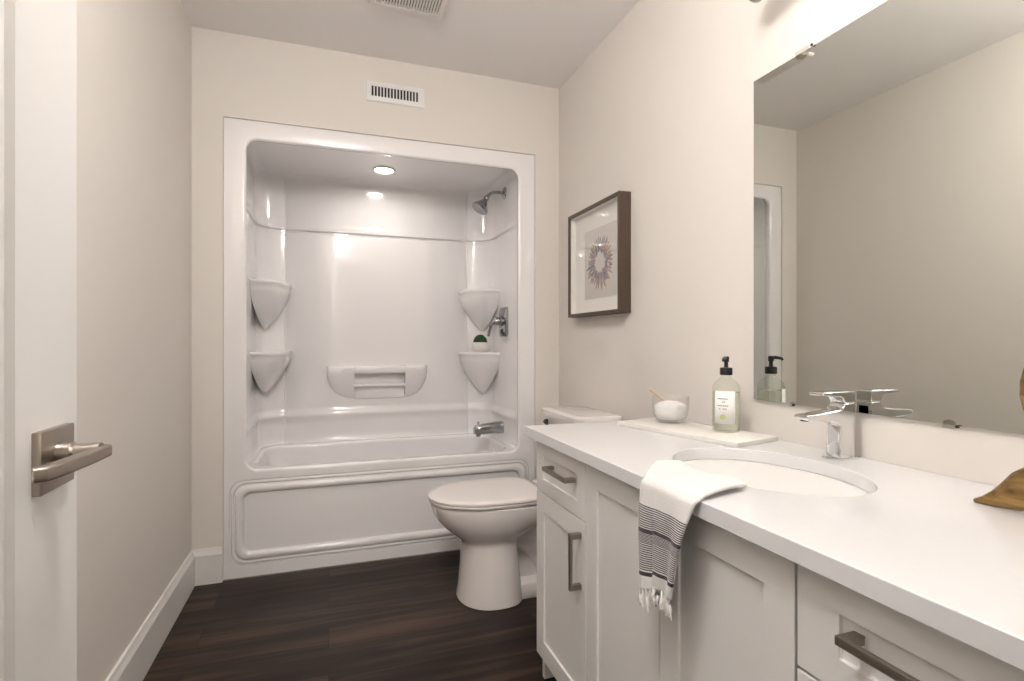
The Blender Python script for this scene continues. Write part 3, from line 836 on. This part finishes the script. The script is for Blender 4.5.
w = MB(); w.lathe([(.0, .0088), (.033, .0088), (.044, .0135), (.0510, .028), (.0540, .049), (.048, .056), (.036, .063), (.018, .068), (.0, .069)], (bx, by, TZ), (0, 0, 1), 40, False, False)
for v in w.bm.verts:
    if v.co.z > TZ + .05: v.co.z += random.uniform(-.002, .002)
o = w.build('bath_salts', M['salt'], smooth=60)
tag(o, 'heap of white bath salts inside the glass bowl', 'bath salts'); o['kind'] = 'stuff'
w = MB(); w.tube([(bx + .006, by + .0, TZ + .050), (bx - .012, by + .025, TZ + .071), (bx - .030, by + .052, TZ + .094), (bx - .038, by + .062, TZ + .103)], [.006, .0028, .0028, .0034], n=10)
tag(w.build('wooden_spoon', M['wood'], smooth=60), 'thin wooden spoon handle sticking out of the bath salts', 'spoon')

bx, by = 1.106, 1.274
sb = thing('soap_bottle', 'clear glass soap bottle with black pump on the marble tray', 'bottle', (bx, by, TZ))
R_ = .0385
w = MB(); w.lathe([(0, 0), (R_ - .006, 0), (R_ - .001, .003), (R_, .008), (R_, .122), (R_ - .002, .132), (R_ - .010, .142), (.020, .149), (.015, .153), (.0135, .158), (.0135, .170)], (bx, by, TZ), (0, 0, 1), 44, False, False)
w.build('glass_body', M['bottleglass'], sb, smooth=60)
w = MB(); w.lathe([(0, .004), (R_ - .004, .004), (R_ - .0025, .009), (R_ - .0025, .112), (0, .113)], (bx, by, TZ), (0, 0, 1), 44, False, False)
w.build('liquid', M['soap'], sb, smooth=60)
w = MB(); w.lathe([(.0145, .160), (.0175, .161), (.0175, .178), (.0160, .181), (.006, .182), (.0055, .196), (.0085, .198), (.0085, .210), (.0070, .213), (0, .213)], (bx, by, TZ), (0, 0, 1), 28, True, False)
w.tube([(bx, by, TZ + .207), (bx - .011, by - .0075, TZ + .2085), (bx - .025, by - .017, TZ + .2055), (bx - .027, by - .0185, TZ + .200)], [.006, .005, .0042, .0036], n=12)
w.build('pump', M['black'], sb, smooth=45)
for v in list(sb.children):
    v.scale.z = 1.035
# label wrapped on the side that faces the room
la = math.atan2(-1.25, -1.107) - .10   # towards the doorway
def on_label(ang, z, r): return (bx + r * math.cos(la + ang), by + r * math.sin(la + ang), TZ + z)
w = MB(); nL = 16
w.loft([[on_label(lerp(-.78, .78, k / nL), z, R_ + .0006) for k in range(nL + 1)] for z in (.026, .121)], False, False, closed=False)
lb = w.build('label', M['label'], sb, smooth=60, solidify=.0004)
w = MB()
def stroke(a0, a1, z, h=.0030):
    k = 4
    w.loft([[on_label(lerp(a0, a1, i / k), zz, R_ + .0010) for i in range(k + 1)] for zz in (z - h / 2, z + h / 2)], False, False, closed=False)
for a0, a1, z in ((-.52, -.40, .0985), (-.38, -.28, .0985), (-.26, -.14, .0985), (-.12, .0, .0985), (.02, .10, .0985), (.12, .22, .0985), (-.17, -.06, .0895), (-.04, .05, .0895),
                  (-.52, -.42, .0785), (-.40, -.26, .0785), (-.24, -.14, .0785), (-.12, -.02, .0785), (.0, .12, .0785), (.14, .26, .0785), (-.40, -.30, .0695), (-.14, .0, .0695), (.02, .14, .0695)):
    stroke(a0, a1, z, .0026)
w.build('print', M['ink'], lb, smooth=0)
w = MB(); cen = -.14; 
w.loft([[on_label(cen + q * .0078 / R_ * math.cos(2 * PI * k / 24), .0455 + q * .0078 * math.sin(2 * PI * k / 24), R_ + .0011) for k in range(24)] for q in (.02, .35, .7, 1)], True, False); w.build('emblem', M['greenink'], lb, smooth=0)

# ------------------------------------------------------------------ towel
tw = thing('hand_towel', 'white hand towel with dark stripes draped over the counter edge', 'towel', (.60, .87, CT))
def towel_pt(u, v):
    """u 0..1 from the far edge to the near edge, v 0..1 on the counter, 1..2 hanging"""
    FXE = .600                                         # just outside the counter edge
    if v <= 1:
        back = [(.690, 1.020), (.770, .990), (.765, .890), (.732, .790)]
        q = u * 3; i = min(int(q), 2); b = (lerp(back[i][0], back[i + 1][0], q - i), lerp(back[i][1], back[i + 1][1], q - i))
        f = (FXE + .004, lerp(.926, .757, u))
        x = lerp(b[0], f[0], v); y = lerp(b[1], f[1], v)
        z = CT + .0075 + .0022 * math.sin(u * 9 + v * 3) * (1 - v * .5)
        z += .010 * max(0, 1 - abs(u - .97) / .10) * math.sin(PI * min(1, v * 1.0)) * .8
        if v > .93: z -= .004 * ((v - .93) / .07) ** 2
        d = ((x - SX) / SA) ** 2 + ((y - SY) / SB) ** 2
        if d < 1: z -= .05 * (1 - d)
        return (x, y, z)
    h = v - 1
    y0 = lerp(.926, .918, h); y1 = lerp(.757, .803, h ** .9)
    y = lerp(y0, y1, u)
    zb = lerp(.600, .618, u)
    z = lerp(CT + .003, zb, h)
    fold = .006 * math.sin(u * 2 * PI * 1.2 + .6) * min(1, h * 2) + .004 * math.sin(u * 15) * h
    cr = max(0, min(1, (u - .30) / .07)); fold += .006 * (cr * cr * (3 - 2 * cr)) * min(1, h * 3)
    z -= .010 * (1 - cr) * h
    x = FXE - .0055 + .006 * (h < .04) * (1 - h / .04) - fold - .004 * min(1, h * 3)
    return (x, y, z)
NU, NV = 28, 64
w = MB(); uvl = w.bm.loops.layers.uv.new('cloth')
G = [[w.v(towel_pt(i / NU, 2 * j / NV)) for i in range(NU + 1)] for j in range(NV + 1)]
for j in range(NV):
    for i in range(NU):
        f = w.f((G[j][i], G[j][i + 1], G[j + 1][i + 1], G[j + 1][i]))
        for lp, (a, b) in zip(f.loops, ((i, j), (i + 1, j), (i + 1, j + 1), (i, j + 1))): lp[uvl].uv = (a / NU, 2 * b / NV)
cl = w.build('cloth', M['towel'], tw, smooth=180, solidify=.004)
w = MB()
for k in range(17):
    u = (k + .5) / 17
    p = Vector(towel_pt(u, 1.985)); L_ = random.uniform(.026, .038); dy = random.uniform(-.008, .008); dx = random.uniform(-.008, .003)
    w.tube([p, p + Vector((dx * .3, dy * .2, -L_ * .35)), p + Vector((dx * .7, dy * .7, -L_ * .6)), p + Vector((dx, dy, -L_))], [.0030, .0026, .0042, .0018], n=8)
    for s in (-1, 1):
        e = p + Vector((dx, dy, -L_ * .62))
        w.tube([e, e + Vector((random.uniform(-.005, .003), s * random.uniform(.003, .008), -random.uniform(.008, .016)))], [.0018, .0009], n=6)
w.build('fringe', M['cotton'], tw, smooth=60)

# ------------------------------------------------------------------ gold ornament at the right edge
gd = thing('gold_ornament', 'antique gold open-ring ornament with pointed feet on the counter', 'ornament', (1.06, .45, CT))
e = Vector((.0995, -.995, 0))
T0 = Vector((1.045, .602, 0))
path = [(0, .8065, .0035), (.012, .810, .0070), (.03, .8170, .0142), (.05, .8275, .0240), (.068, .838, .0330), (.082, .846, .0360), (.10, .853, .0340), (.122, .866, .0290), (.126, .886, .0235), (.110, .908, .0195)]
cz, ct_, rc = 1.002, .172, .094
ring = []
for k in range(25):
    a = math.radians(232 - (232 + 52) * k / 24)
    ring.append((ct_ + rc * math.cos(a), cz + rc * math.sin(a), .018))
right = [(2 * ct_ - t, z, r) for t, z, r in reversed(path)]
allp = path + ring + right
pts = [T0 + e * t + Vector((0, 0, z)) for t, z, r in allp]
w = MB()
w.tube(pts, [r for _, _, r in allp], n=22, up=(.995, .0995, 0), squash=.8)
for v in w.bm.verts:
    if v.co.z < CT + .0006: v.co.z = CT + .0006
w.build('open_ring', M['gold'], gd, smooth=60)
